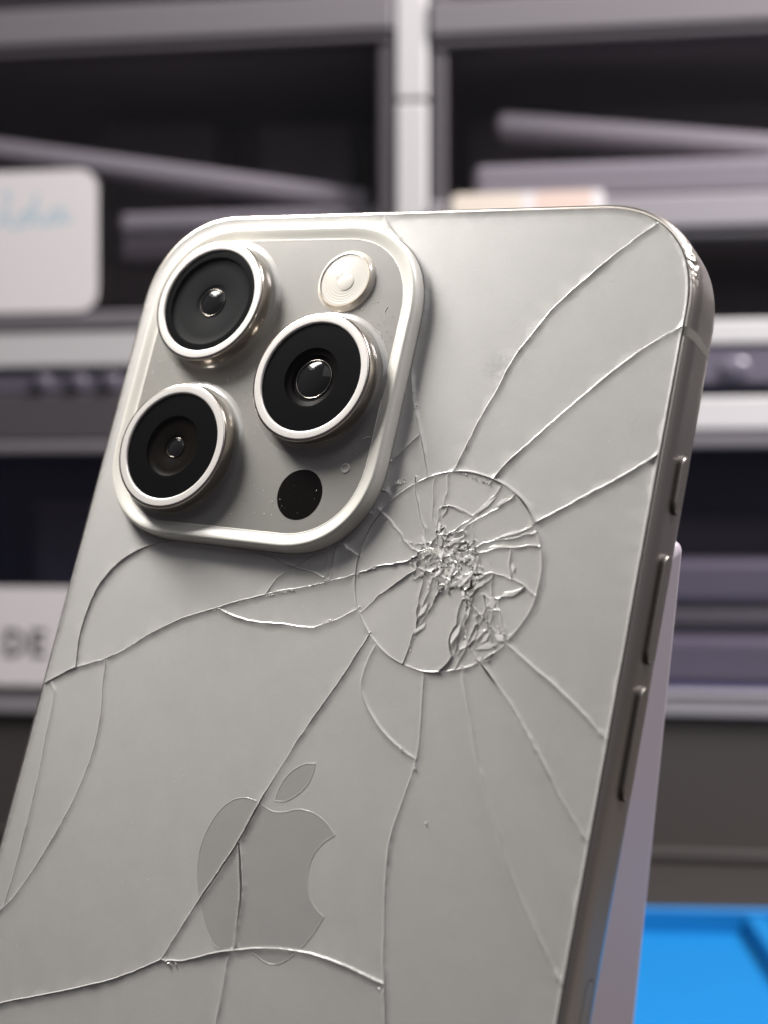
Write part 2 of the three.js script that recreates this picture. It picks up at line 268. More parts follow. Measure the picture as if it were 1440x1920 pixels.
// planar arrangement: split at crossings, join vertices, prune loose ends, walk the faces
const faces = (() => {
  const segs = []; for (const c of chains) for (let i = 0; i + 1 < c.length; i++) segs.push([c[i], c[i + 1], []]);
  for (let i = 0; i < segs.length; i++) for (let j = i + 1; j < segs.length; j++) {
    const [a, b] = segs[i], [c, d] = segs[j];
    if (Math.max(a[0], b[0]) < Math.min(c[0], d[0]) - 0.02 || Math.max(c[0], d[0]) < Math.min(a[0], b[0]) - 0.02 || Math.max(a[1], b[1]) < Math.min(c[1], d[1]) - 0.02 || Math.max(c[1], d[1]) < Math.min(a[1], b[1]) - 0.02) continue;
    const rx = b[0] - a[0], ry = b[1] - a[1], sx = d[0] - c[0], sy = d[1] - c[1], den = rx * sy - ry * sx; if (Math.abs(den) < 1e-9) continue;
    const t = ((c[0] - a[0]) * sy - (c[1] - a[1]) * sx) / den, u = ((c[0] - a[0]) * ry - (c[1] - a[1]) * rx) / den;
    if (t > -1e-6 && t < 1 + 1e-6 && u > -1e-6 && u < 1 + 1e-6) { segs[i][2].push(t); segs[j][2].push(u); }
  }
  const V = [], cells = new Map();
  const vid = (p) => { const i = Math.floor(p[0] / 0.06), j = Math.floor(p[1] / 0.06); for (let a = -1; a <= 1; a++) for (let b = -1; b <= 1; b++) for (const k of cells.get(`${i + a},${j + b}`) ?? []) if (Math.hypot(V[k][0] - p[0], V[k][1] - p[1]) < 0.05) return k; const k = V.push(p) - 1, key = `${i},${j}`; cells.has(key) ? cells.get(key).push(k) : cells.set(key, [k]); return k; };
  const adj = new Map(), link = (a, b) => { if (!adj.has(a)) adj.set(a, new Set()); adj.get(a).add(b); };
  for (const [a, b, ts] of segs) {
    const T = [0, 1, ...ts.map((t) => clamp(t))].sort((x, y) => x - y); let prev = -1;
    for (const t of T) { const v = vid([a[0] + (b[0] - a[0]) * t, a[1] + (b[1] - a[1]) * t]); if (prev >= 0 && prev !== v) { link(prev, v); link(v, prev); } prev = v; }
  }
  let again = true; while (again) { again = false; for (const [v, s] of adj) if (s.size === 1) { const [w] = s; adj.get(w).delete(v); adj.delete(v); again = true; } else if (!s.size) adj.delete(v); }
  const order = new Map(); for (const [v, s] of adj) order.set(v, [...s].sort((a, b) => Math.atan2(V[a][1] - V[v][1], V[a][0] - V[v][0]) - Math.atan2(V[b][1] - V[v][1], V[b][0] - V[v][0])));
  const seen = new Set(), out = [];
  for (const [v, s] of adj) for (const w of s) {
    if (seen.has(v * 1e6 + w)) continue; const f = []; let a = v, b = w;
    while (!seen.has(a * 1e6 + b)) { seen.add(a * 1e6 + b); f.push(V[a]); const o = order.get(b), k = o.indexOf(a), c = o[(k - 1 + o.length) % o.length]; a = b; b = c; }
    out.push(f);
  }
  return out;
})();
const areaOf = (f) => f.reduce((s, p, i) => { const q = f[(i + 1) % f.length]; return s + p[0] * q[1] - q[0] * p[1]; }, 0) / 2;
const inside = (p, f) => { let c = false; for (let i = 0, j = f.length - 1; i < f.length; j = i++) if ((f[i][1] > p[1]) !== (f[j][1] > p[1]) && p[0] < (f[j][0] - f[i][0]) * (p[1] - f[i][1]) / (f[j][1] - f[i][1]) + f[i][0]) c = !c; return c; };
const distTo = (p, f) => { let m = 1e9; for (let i = 0, j = f.length - 1; i < f.length; j = i++) { const a = f[j], b = f[i], dx = b[0] - a[0], dy = b[1] - a[1], t = clamp(((p[0] - a[0]) * dx + (p[1] - a[1]) * dy) / (dx * dx + dy * dy || 1)), d = (a[0] + t * dx - p[0]) ** 2 + (a[1] + t * dy - p[1]) ** 2; if (d < m) m = d; } return Math.sqrt(m); };
const nearOn = (p, f) => { let m = 1e18, q = [0, 0]; for (let i = 0, j = f.length - 1; i < f.length; j = i++) { const a = f[j], b = f[i], dx = b[0] - a[0], dy = b[1] - a[1], t = clamp(((p[0] - a[0]) * dx + (p[1] - a[1]) * dy) / (dx * dx + dy * dy || 1)), x = a[0] + t * dx, y = a[1] + t * dy, d = (x - p[0]) ** 2 + (y - p[1]) ** 2; if (d < m) { m = d; q = [x, y]; } } const d = Math.sqrt(m); return [d, d > 1e-6 ? (p[0] - q[0]) / d : 0, d > 1e-6 ? (p[1] - q[1]) / d : 0]; };
// Delaunay triangulation, points swept in x
function delaunay(P) {
  const n = P.length, ord = [...P.keys()].sort((a, b) => P[a][0] - P[b][0]);
  let x0 = 1e9, x1 = -1e9, y0 = 1e9, y1 = -1e9; for (const p of P) { x0 = Math.min(x0, p[0]); x1 = Math.max(x1, p[0]); y0 = Math.min(y0, p[1]); y1 = Math.max(y1, p[1]); }
  const D = Math.max(x1 - x0, y1 - y0) * 20, mx = (x0 + x1) / 2, my = (y0 + y1) / 2, Q = [...P, [mx - D, my - D], [mx + D, my - D], [mx, my + D]];
  const tri = (a, b, c) => { const [ax, ay] = Q[a], [bx, by] = Q[b], [cx, cy] = Q[c], d = 2 * (ax * (by - cy) + bx * (cy - ay) + cx * (ay - by)); if (Math.abs(d) < 1e-12) return null; const A = ax * ax + ay * ay, B = bx * bx + by * by, C = cx * cx + cy * cy, ux = (A * (by - cy) + B * (cy - ay) + C * (ay - by)) / d, uy = (A * (cx - bx) + B * (ax - cx) + C * (bx - ax)) / d; return [a, b, c, ux, uy, (ax - ux) ** 2 + (ay - uy) ** 2]; };
  let open = [tri(n, n + 1, n + 2)]; const done = [];
  for (const k of ord) {
    const [px, py] = Q[k], edges = new Map(), keep = [];
    for (const t of open) {
      const dx = px - t[3]; if (dx > 0 && dx * dx > t[5]) { done.push(t); continue; }
      if (dx * dx + (py - t[4]) ** 2 <= t[5] + 1e-12) { for (const [a, b] of [[t[0], t[1]], [t[1], t[2]], [t[2], t[0]]]) { const r = `${b},${a}`; if (edges.has(r)) edges.delete(r); else edges.set(`${a},${b}`, [a, b]); } } else keep.push(t);
    }
    open = keep; for (const [a, b] of edges.values()) { const t = tri(a, b, k); if (t) open.push(t); }
  }
  return [...done, ...open].filter((t) => t[0] < n && t[1] < n && t[2] < n).map((t) => { const [a, b, c] = t, s = (P[b][0] - P[a][0]) * (P[c][1] - P[a][1]) - (P[b][1] - P[a][1]) * (P[c][0] - P[a][0]); return s > 0 ? [a, b, c] : [a, c, b]; });
}
// cracks that gape: [x, y, reach, half width]
const GAPES = [[39.6, 77.5, 9, 0.16], [34.5, 84, 6, 0.12], [41.5, 73, 5, 0.08], [55.5, 41.5, 2.2, 0.08], [57.2, 46.4, 2.6, 0.14], [61, 36.5, 2.5, 0.1], [61.5, 53.5, 2, 0.12], [61.5, 55.5, 2, 0.1], [63.5, 42, 2, 0.08], [44.8, 44, 2, 0.06]];
const gapAt = (x, y) => { let g = 0.008 + 0.026 * noise2(x * 0.5, y * 0.5, 41); for (const [a, b, r, w] of GAPES) { const d = Math.hypot(x - a, -y - b) / r; if (d < 1) g += w * (1 - d * d) ** 2; } return g; };
const TH = 0.7;
const shards = [];
for (const f of faces) {
  const A = areaOf(f); if (A < 0.05) continue;
  let ip = null; { const g = f.reduce((s, p) => [s[0] + p[0] / f.length, s[1] + p[1] / f.length], [0, 0]); if (inside(g, f)) ip = g; else for (let i = 0; i < f.length && !ip; i++) { const q = f[(i + 2) % f.length], m = [(f[i][0] + q[0]) / 2, (f[i][1] + q[1]) / 2]; if (inside(m, f)) ip = m; } }
  if (!ip) continue;
  if (inside(ip, platLoop) || !inside(ip, glassLoop)) continue;
  shards.push({ f, A, ip, inner: Math.hypot(ip[0] - RINGC[0], -ip[1] - RINGC[1]) < RINGC[2] });
}
const R1 = rng(77);
const backPanel = part('back_panel', [cap(outline(0, 0, PW, PH, CR, 1.03, 20), -TH - 0.06), skin([[outline(0, 0, PW, PH, CR, 1.03, 20), -TH - 0.06], [outline(0, 0, PW, PH, CR, 1.03, 20), -1.5]])], filmMat);
const onGlassEdge = (p) => p[0] < 1.25 || p[0] > PW - 1.25 || p[1] > -1.25 || p[1] < -PH + 1.25 || distTo(p, glassLoop) < 0.2;
for (const s of shards) {
  const far = (y) => y < -112;
  // boundary resampled and pulled in by half the gap
  const loop = []; s.f.forEach((p, i) => { const q = s.f[(i + 1) % s.f.length], L = Math.hypot(q[0] - p[0], q[1] - p[1]), k = Math.max(1, Math.round(L / (far(p[1]) ? 2 : s.inner ? 0.2 : 0.26))); for (let j = 0; j < k; j++) loop.push([p[0] + (q[0] - p[0]) * j / k, p[1] + (q[1] - p[1]) * j / k]); });
  const per = s.f.reduce((a, p, i) => { const q = s.f[(i + 1) % s.f.length]; return a + Math.hypot(q[0] - p[0], q[1] - p[1]); }, 0), girth = Math.min(1, 2 * s.A / per / 0.55);
  const normal = loop.map((p, i) => { const a = loop[(i - 1 + loop.length) % loop.length], b = loop[(i + 1) % loop.length], l = Math.hypot(b[0] - a[0], b[1] - a[1]) || 1; return [-(b[1] - a[1]) / l, (b[0] - a[0]) / l]; });
  const edge = loop.map((p, i) => { const g = Math.min(gapAt(p[0], p[1]), 0.35 * girth); return [p[0] + normal[i][0] * g, p[1] + normal[i][1] * g]; });
  const lipH = (p) => (s.inner ? 0.11 : p[0] > PW - 2 ? 0.26 : 0.15) * (0.5 + 1.0 * noise2(p[0] * 0.16, p[1] * 0.16, 51)) * (0.8 + 0.4 * noise2(p[0] * 1.7, p[1] * 1.7, 53)) * (s.inner ? 0.1 + 0.9 * girth * girth : 0.4 + 0.6 * girth);
  const wide = (s.inner ? 0.42 : 0.64) * (0.25 + 0.75 * girth);
  const lift = (R1() - 0.5) * (s.inner ? 0.03 : 0.008), tx = (R1() - 0.5) * (s.inner ? (s.A < 2.5 ? 0.42 : s.A < 6 ? 0.12 : 0.05) : 0.005), ty = (R1() - 0.5) * (s.inner ? (s.A < 2.5 ? 0.42 : s.A < 6 ? 0.12 : 0.05) : 0.005);
  const reach = (nx, ny) => wide * (0.85 + 0.55 * (nx * 0.62 - ny * 0.78));     // the lip on one side of a crack is short, on the other long
  const top = (p) => {
    const [d, nx, ny] = nearOn(p, edge), e = d / reach(nx, ny), l = lipH(p) * (e < 1 ? (1 - e) ** 1.7 : 0);
    return l + lift + clamp(tx * (p[0] - s.ip[0]) + ty * (p[1] - s.ip[1]), -0.14, 0.14);
  };
  s.top = top; s.edge = edge; s.wide = wide; s.reach = reach;
  const P = edge.slice(), dist = edge.map(() => 0);
  for (const d of [0.12, 0.28, 0.55, 1.0]) loop.forEach((p, i) => {
    if (far(p[1]) || (d > 0.4 && i % 2)) return;
    const w = d * reach(...normal[i]), q = [edge[i][0] + normal[i][0] * w, edge[i][1] + normal[i][1] * w]; if (!inside(q, edge)) return;
    const e = distTo(q, edge); if (e > w * 0.93) { P.push(q); dist.push(e); }
  });
  let bx0 = 1e9, bx1 = -1e9, by0 = 1e9, by1 = -1e9; for (const p of edge) { bx0 = Math.min(bx0, p[0]); bx1 = Math.max(bx1, p[0]); by0 = Math.min(by0, p[1]); by1 = Math.max(by1, p[1]); }
  const st = s.inner ? 1.1 : 3; for (let x = Math.ceil(bx0 / st) * st; x < bx1; x += st) for (let y = Math.ceil(by0 / st) * st; y < by1; y += st) { const q = [x + 0.3 * Math.sin(x * 7 + y * 3), y + 0.3 * Math.cos(x * 5 - y * 4)]; if (inside(q, edge)) { const e = distTo(q, edge); if (e > wide * 1.45) { P.push(q); dist.push(e); } } }
  // merge doubles
  const seen = new Map(), U = [], UD = []; P.forEach((p, i) => { const k = `${Math.round(p[0] * 250)},${Math.round(p[1] * 250)}`; if (!seen.has(k)) { seen.set(k, U.length); U.push(p); UD.push(dist[i]); } });
  if (U.length < 3) continue;
  const T = delaunay(U).filter(([a, b, c]) => inside([(U[a][0] + U[b][0] + U[c][0]) / 3, (U[a][1] + U[b][1] + U[c][1]) / 3], edge));
  if (!T.length) continue;
  const g = new THREE.BufferGeometry(); g.setAttribute('position', new THREE.Float32BufferAttribute(U.flatMap((p, i) => [p[0], p[1], top(p, UD[i])]), 3)); g.setAttribute('uv', new THREE.Float32BufferAttribute(U.flatMap((p) => [p[0] / 24, p[1] / 24]), 2)); g.setIndex(T.flat()); g.computeVertexNormals();
  const wall = skin([[edge, 0], [edge, -TH]], true); { const q = wall.attributes.position; for (let i = 0; i < edge.length; i++) q.setZ(i, top(edge[i], 0)); wall.computeVertexNormals(); }
  s.mesh = part('glass_shard', [g, wall], s.inner ? innerGlassMat : glassMat, backPanel);
}
console.log('shards', shards.length, 'inner', shards.filter((s) => s.inner).length);

// ---------------------------------------------------------------- emblem polished into the glass
{
  const body = [[39.2, 73.75], [38.3, 73.72], [37.55, 73.5], [36.1, 73.05], [34.67, 73.0], [33.1, 73.55], [31.75, 74.9], [30.8, 76.8], [30.3, 78.8], [30.3, 80.8], [30.75, 82.7], [31.6, 84.6], [32.7, 86.6], [33.9, 88.2], [35.1, 89.2], [36.3, 89.45], [37.6, 89.0], [39.2, 88.6], [40.8, 89.0], [42.1, 89.4], [43.3, 89.35], [44.5, 88.7], [45.65, 87.55], [46.63, 86.2], [47.42, 84.7], [48.0, 83.3], [47.0, 82.8], [46.04, 82.0], [45.3, 80.9], [44.88, 79.6], [44.88, 78.2], [45.3, 76.8], [46.15, 75.6], [47.2, 74.75], [46.75, 74.4], [45.82, 73.7], [44.47, 73.1], [43.01, 72.85], [41.66, 73.0], [40.23, 73.55]];
  const leaf = [[42.74, 67.7], [41.4, 68.0], [40.1, 68.9], [39.2, 70.2], [38.75, 71.5], [38.7, 72.6], [39.97, 72.4], [41.14, 71.6], [42.2, 70.4], [42.7, 69.1]];
  const smooth = (pts, sharp) => { // rounded through the points, corners kept where listed
    const out = [], n = pts.length; let runs = [], cur = [];
    const first = sharp[0]; for (let i = 0; i <= n; i++) { const k = (first + i) % n; cur.push(pts[k]); if (i && (sharp.includes(k) || i === n)) { runs.push(cur); cur = [pts[k]]; } }
    for (const r of runs) { const c = new THREE.CatmullRomCurve3(r.map((p) => new THREE.Vector3(p[0], -p[1], 0)), false, 'centripetal'), m = Math.max(2, Math.ceil(c.getLength() / 0.3)); c.getSpacedPoints(m).slice(0, -1).forEach((v) => out.push([v.x, v.y])); }
    return areaOf(out) < 0 ? out.reverse() : out;
  };
  const shapes = [smooth(body, [25, 33]), smooth(leaf, [0, 5])], geos = [];
  for (const sh of shapes) for (const s of shards) {
    if (!s.mesh || s.inner) continue;
    const lim = 0.06, P = [], D = [], put = (q) => { if (!inside(q, s.edge)) return; const d = distTo(q, s.edge); if (d < lim) return; P.push(q); D.push(d); };
    sh.forEach(put);
    s.edge.forEach((p, i) => { const a = s.edge[(i - 1 + s.edge.length) % s.edge.length], b = s.edge[(i + 1) % s.edge.length], l = Math.hypot(b[0] - a[0], b[1] - a[1]) || 1; for (const d of [0.09, 0.25, 0.5, 1.0]) { const q = [p[0] - (b[1] - a[1]) / l * d * s.wide, p[1] + (b[0] - a[0]) / l * d * s.wide]; if (inside(q, sh)) put(q); } });
    for (let x = 29; x < 50; x += 0.6) for (let y = -92; y < -66; y += 0.6) { const q = [x + 0.1 * Math.sin(9 * y), y + 0.1 * Math.sin(7 * x)]; if (inside(q, sh) && distTo(q, sh) > 0.15) put(q); }
    if (P.length < 3) continue;
    const T = delaunay(P).filter(([a, b, c]) => { const m = [(P[a][0] + P[b][0] + P[c][0]) / 3, (P[a][1] + P[b][1] + P[c][1]) / 3]; return inside(m, sh) && inside(m, s.edge) && Math.max(Math.hypot(P[a][0] - P[b][0], P[a][1] - P[b][1]), Math.hypot(P[c][0] - P[b][0], P[c][1] - P[b][1]), Math.hypot(P[a][0] - P[c][0], P[a][1] - P[c][1])) < 2; });
    if (!T.length) continue;
    const g = new THREE.BufferGeometry(); g.setAttribute('position', new THREE.Float32BufferAttribute(P.flatMap((p, i) => [p[0], p[1], s.top(p, D[i]) + 0.012]), 3)); g.setAttribute('uv', new THREE.Float32BufferAttribute(P.flatMap((p) => [p[0] / 24, p[1] / 24]), 2)); g.setIndex(T.flat()); g.computeVertexNormals(); geos.push(g);
  }
  const e = part('emblem', geos, new THREE.MeshPhysicalMaterial({ color: rgb(0.455, 0.45, 0.445), metalness: 0.1, roughness: 0.28, clearcoat: 0.9, clearcoatRoughness: 0.06, map: backTone }), phone);
  e.userData.label = 'darker polished emblem of a bitten fruit with a leaf';
  // the cut edge of the emblem: a hair-thin bead
  const bead = []; for (const sh of shapes) for (let i = 0; i < sh.length; i++) {
    const p = sh[i], q = sh[(i + 1) % sh.length], m = [(p[0] + q[0]) / 2, (p[1] + q[1]) / 2], s = shards.find((k) => k.mesh && !k.inner && inside(m, k.edge)); if (!s) continue; const d = distTo(m, s.edge); if (d < 0.3) continue;
    const L = Math.hypot(q[0] - p[0], q[1] - p[1]), b = new THREE.CylinderGeometry(0.055, 0.055, L * 1.1, 6, 1, true); b.scale(1, 1, 0.5); b.rotateZ(Math.atan2(q[1] - p[1], q[0] - p[0]) - Math.PI / 2); b.translate(m[0], m[1], s.top(m, d) + 0.014); bead.push(b);
  }
  part('emblem_edge', bead, glassMat, e);
}

// ---------------------------------------------------------------- camera plateau
const platTop = new THREE.MeshPhysicalMaterial({ color: rgb(0.29, 0.285, 0.27), roughness: 0.34, clearcoat: 1, clearcoatRoughness: 0.1, map: backTone });
const rampMat = new THREE.MeshPhysicalMaterial({ color: rgb(0.57, 0.558, 0.51), roughness: 0.34, clearcoat: 0.35, clearcoatRoughness: 0.25, bumpMap: grain, bumpScale: 0.000008 });
const whiteEdge = new THREE.MeshStandardMaterial({ color: rgb(0.8, 0.78, 0.72), roughness: 0.6 });
const PZ = 1.75;
const plateau = part('camera_plateau', (() => {
  const prof = [[0.0, -0.6], [0.0, 0.02], [0.05, 0.7], [0.12, 1.3]];
  for (let i = 1; i <= 10; i++) { const a = i / 10 * Math.PI / 2; prof.push([0.12 + 0.5 * (1 - Math.cos(a)), 1.3 + 0.78 * Math.sin(a)]); }
  for (let i = 1; i <= 8; i++) { const t = i / 8; prof.push([0.62 + 1.33 * t, 2.08 - 0.37 * (t * t * (3 - 2 * t) * 0.5 + t * 0.5)]); }
  return skin(prof.map(([d, z]) => [outline(...PL, d, 40, 3), z]), true);
})(), rampMat);
{
  const top = outline(...PL, 1.93, 40), g = cap(top, PZ - 0.05), u = g.attributes.uv; for (let i = 0; i < u.count; i++) u.setXY(i, u.getX(i) / 24, u.getY(i) / 24);
  part('top_glass', g, platTop, plateau);
  const rim = outline(...PL, 1.98, 60, 1.01).map((p) => p), n = rim.length, loops = [[-0.02, PZ - 0.07], [0.02, PZ - 0.015], [0.1, PZ - 0.01], [0.15, PZ - 0.06]].map(([d, z]) => [outline(...PL, 1.9 + d, 60), z]);
  part('edge_line', skin(loops, true, (x, y) => { const w = 0.05 * (noise2(x * 5, y * 5, 61) - 0.5); return [w, w, 0]; }), whiteEdge, plateau);
}
const lathe = (pts, x, y, seg = 72) => { const g = new THREE.LatheGeometry(pts.map((p) => new THREE.Vector2(p[0], p[1])), seg); g.rotateX(Math.PI / 2); g.translate(x, -y, 0); return g; };
const ringMat = new THREE.MeshPhysicalMaterial({ color: rgb(0.62, 0.595, 0.57), metalness: 0.3, roughness: 0.33 });
const barrelMat = new THREE.MeshPhysicalMaterial({ color: rgb(0.55, 0.5, 0.45), metalness: 1, roughness: 0.22 });
const blackGlass = new THREE.MeshPhysicalMaterial({ color: rgb(0.004, 0.004, 0.0045), roughness: 0.4, specularIntensity: 0.04 });
const throatMat = (c, r = 0.35, s = 0.03) => new THREE.MeshPhysicalMaterial({ color: c, roughness: r, specularIntensity: s });
const pane = new THREE.MeshPhysicalMaterial({ color: rgb(1, 1, 1), roughness: 0.02, transmission: 1, thickness: 0, ior: 1.33 });
const lensMat = new THREE.MeshPhysicalMaterial({ color: rgb(0.012, 0.012, 0.013), roughness: 0.04, specularIntensity: 0.28 });
function cameraLens(x, y, hole, throat, ring2, r3, label) {
  const L = part('camera_lens', lathe([[7.98, PZ + 0.35], [8.1, PZ + 0.45], [8.12, 3.95], [8.05, 4.1], [7.9, 4.18], [7.78, 4.19]], x, y), barrelMat); L.userData.label = label;
  part('base_collar', lathe([[9.3, PZ - 0.06], [9.05, PZ - 0.01], [8.6, PZ + 0.07], [8.3, PZ + 0.26], [8.14, PZ + 0.5], [8.0, PZ + 0.5]], x, y), platTop, L);
  part('ring', lathe([[7.8, 4.18], [7.72, 4.2], [7.05, 4.2], [6.93, 4.16], [6.84, 4.06], [6.83, 3.5]], x, y), ringMat, L);
  part('mask', lathe([[6.84, 3.9], [6.7, 3.93], [hole + 0.02, 3.93], [hole, 3.9], [hole, 3.8]], x, y), blackGlass, L);
  part('throat', lathe([[hole, 3.85], [hole * 0.96, 3.62], [hole * 0.8, 3.5], [ring2 * 1.15, 3.42], [ring2 * 1.1, 3.2], [0.01, 3.1]], x, y), throat, L);
  const dome = []; for (let i = 0; i <= 14; i++) { const a = i / 14 * 0.95; dome.push([r3 * 1.02 * Math.sin(a) / Math.sin(0.95), 3.12 + r3 * 0.4 * (Math.cos(a) - Math.cos(0.95))]); }
  part('front_element', lathe(dome.reverse(), x, y), lensMat, L);
  part('element_ring', lathe([[r3 * 1.06, 3.1], [r3 * 1.06, 3.26], [r3 * 1.03, 3.3], [r3 * 0.99, 3.27], [r3 * 0.97, 3.1]], x, y), new THREE.MeshPhysicalMaterial({ color: rgb(0.25, 0.23, 0.2), metalness: 1, roughness: 0.18 }), L);
  part('cover_glass', lathe([[6.82, 4.0], [0.001, 4.0]], x, y), pane, L);
  return L;
}
cameraLens(14.82, 14.17, 5.9, throatMat(rgb(0.009, 0.0095, 0.010), 0.6, 0.08), 2.2, 1.75, 'camera lens in the plateau corner, grey pane reflection put into its throat colour');  // the grey reflection on this pane is put into the throat colour
cameraLens(32.82, 23.86, 3.7, throatMat(rgb(0.006, 0.005, 0.005), 0.35), 2.6, 2.35, 'camera lens with the largest front element, below the flash');
cameraLens(14.82, 33.55, 3.9, throatMat(rgb(0.006, 0.005, 0.004), 0.4), 1.5, 1.2, 'camera lens with a small front element, diagonal to the flash');
{ // flash
  const x = 33.1, y = 10.6;
  const F = part('flash', lathe([[4.05, PZ - 0.06], [3.95, PZ + 0.05], [3.75, PZ + 0.18], [3.6, PZ + 0.5], [3.5, PZ + 0.58], [3.35, PZ + 0.58]], x, y, 64), new THREE.MeshPhysicalMaterial({ color: rgb(0.6, 0.56, 0.49), roughness: 0.4, clearcoat: 0.5 }));
  const rip = []; for (let i = 0; i <= 40; i++) { const r = 3.36 * (1 - i / 40); rip.push([Math.max(r, 0.001), PZ + 0.5 + 0.035 * ((i * 0.25) % 1) + 0.05 * Math.cos(r)]); } const disc = lathe(rip, x, y, 64);
  part('diffuser', disc, new THREE.MeshPhysicalMaterial({ color: rgb(0.6, 0.57, 0.52), roughness: 0.3, clearcoat: 0.8, clearcoatRoughness: 0.1 }), F);
  const teeth = []; for (let i = 0; i < 40; i++) { const a = -2.6 + i / 40 * 3.6, b = new THREE.BoxGeometry(0.16, 0.12, 0.12); b.rotateZ(a); b.translate(x + 3.52 * Math.cos(a), -y + 3.52 * Math.sin(a), PZ + 0.58); teeth.push(b); }
  part('rim_teeth', teeth, new THREE.MeshStandardMaterial({ color: rgb(0.55, 0.45, 0.33), roughness: 0.5 }), F);
  const bars = [[0.3, -0.35, 1.15], [-0.7, 0.6, 0.7]].map(([dx, dy, r]) => { const b = new THREE.SphereGeometry(r, 24, 12); b.scale(1, 1, 0.12); b.translate(x + dx, -y + dy, PZ + 0.52); return b; });
  part('clear_cover', lathe([[3.34, PZ + 0.62], [2.4, PZ + 0.66], [0.001, PZ + 0.67]], x, y, 64), pane, F);
  part('led_die', bars, new THREE.MeshPhysicalMaterial({ color: rgb(0.64, 0.605, 0.55), roughness: 0.3, clearcoat: 0.8 }), F);
}
part('depth_sensor', lathe([[3.12, PZ - 0.06], [3.1, PZ - 0.02], [3.05, PZ - 0.01], [0.001, PZ - 0.01]], 33.55, 37.7, 64), new THREE.MeshPhysicalMaterial({ color: rgb(0.006, 0.005, 0.005), roughness: 0.2, specularIntensity: 0.3 }));
part('microphone_hole', [lathe([[0.62, PZ - 0.06], [0.6, PZ + 0.02], [0.42, PZ + 0.03], [0.4, PZ - 0.04], [0.001, PZ - 0.05]], 39.0, 34.1, 24)], new THREE.MeshStandardMaterial({ color: rgb(0.3, 0.29, 0.27), roughness: 0.6 }));

// dust and crumbs of glass
const R2 = rng(5);
function speck(x, y, z, r) { const g = new THREE.TetrahedronGeometry(r, 0); g.scale(1, 0.6 + R2(), 0.5 + 0.5 * R2()); g.rotateX(R2() * 6); g.rotateZ(R2() * 6); g.translate(x, -y, z); return g; }
{
  const dust = []; const clusters = [[39, 17, 2.2, 60], [37.5, 13, 2, 14], [24, 31, 4, 70], [33, 38, 2.6, 34], [23, 17.5, 4, 40], [26, 40, 5, 30], [8, 24, 2.2, 24], [40, 31, 1.6, 14], [22, 23, 3, 40]];
  const lens = [[14.82, 14.17, 8.6], [32.82, 23.86, 8.6], [14.82, 33.55, 8.6], [33.1, 10.6, 4.1]];
  for (const [cx, cy, r, n] of clusters) for (let i = 0; i < n; i++) { const a = R2() * 6.283, d = r * Math.sqrt(R2()) * 1.2, x = cx + d * Math.cos(a), y = cy + d * Math.sin(a); if (!inside([x, -y], outline(...PL, 2.3, 12)) || lens.some(([lx, ly, lr]) => Math.hypot(x - lx, y - ly) < lr)) continue; dust.push(speck(x, y, PZ - 0.03, 0.03 + 0.07 * R2() ** 3)); }
  const fibres = [[41.2, 31, 0.9, 1.2], [38.9, 17.8, 0.8, 0.3], [40.2, 14.5, 0.7, 2.2], [37, 20.5, 1.2, 2.4]]; for (const [x, y, l, a] of fibres) { const g = new THREE.TorusGeometry(l, 0.03, 5, 10, 1.2); g.rotateZ(a); g.translate(x, -y, PZ - 0.02); dust.push(g); }
  const d = part('dust', dust, new THREE.MeshStandardMaterial({ color: rgb(0.78, 0.76, 0.72), roughness: 0.9 }), plateau); d.userData.kind = 'stuff';
}
const whiteGlass = new THREE.MeshPhysicalMaterial({ color: rgb(0.93, 0.92, 0.9), roughness: 0.2, transmission: 0.45, thickness: 0, ior: 1.5 });
// loose slivers at the point of impact, each its own piece
function chip(x, y, w, l, a, tilt, z = 0.05) { // flat angular sliver
  const k = 0.25 + 0.5 * R2(), m = 0.2 + 0.5 * R2(), s = new THREE.Shape([[-0.08 * w, -l / 2], [0.5 * w, -l / 2 + l * k], [0.12 * w, l / 2], [-0.5 * w, -l / 2 + l * m]].map((p) => new THREE.Vector2(...p)));
  const g = new THREE.ExtrudeGeometry(s, { depth: 0.06, bevelEnabled: true, bevelThickness: 0.025, bevelSize: 0.05, bevelOffset: -0.05, bevelSegments: 1, steps: 1 }); g.rotateX(tilt * (R2() - 0.5)); g.rotateY(tilt * (R2() - 0.5)); g.rotateZ(a); g.translate(x, -y, z); return g;
}
const HUBPX = [[50.6, 42.3], [51.9, 41.9], [53.2, 42.2], [54.4, 41.7], [52.4, 43.4], [53.6, 43.4], [54.8, 43.2], [56.1, 42.6], [51.4, 43.6], [52.6, 44.6], [53.9, 44.7], [55.2, 44.6], [56.4, 44.3], [54.8, 46.0], [55.9, 46.2], [56.9, 45.8], [53.6, 45.7], [57.3, 43.4]];
for (const [x, y] of HUBPX) for (let k = 0; k < 2; k++) { const a = R2() * 6.283; part('glass_chip', chip(x + (R2() - 0.5) * 1.3, y + (R2() - 0.5) * 1.3, 0.3 + 0.5 * R2(), 0.9 + 1.6 * R2(), a, 0.45, 0.03 + 0.06 * R2()), k ? whiteGlass : clearGlass, backPanel); }
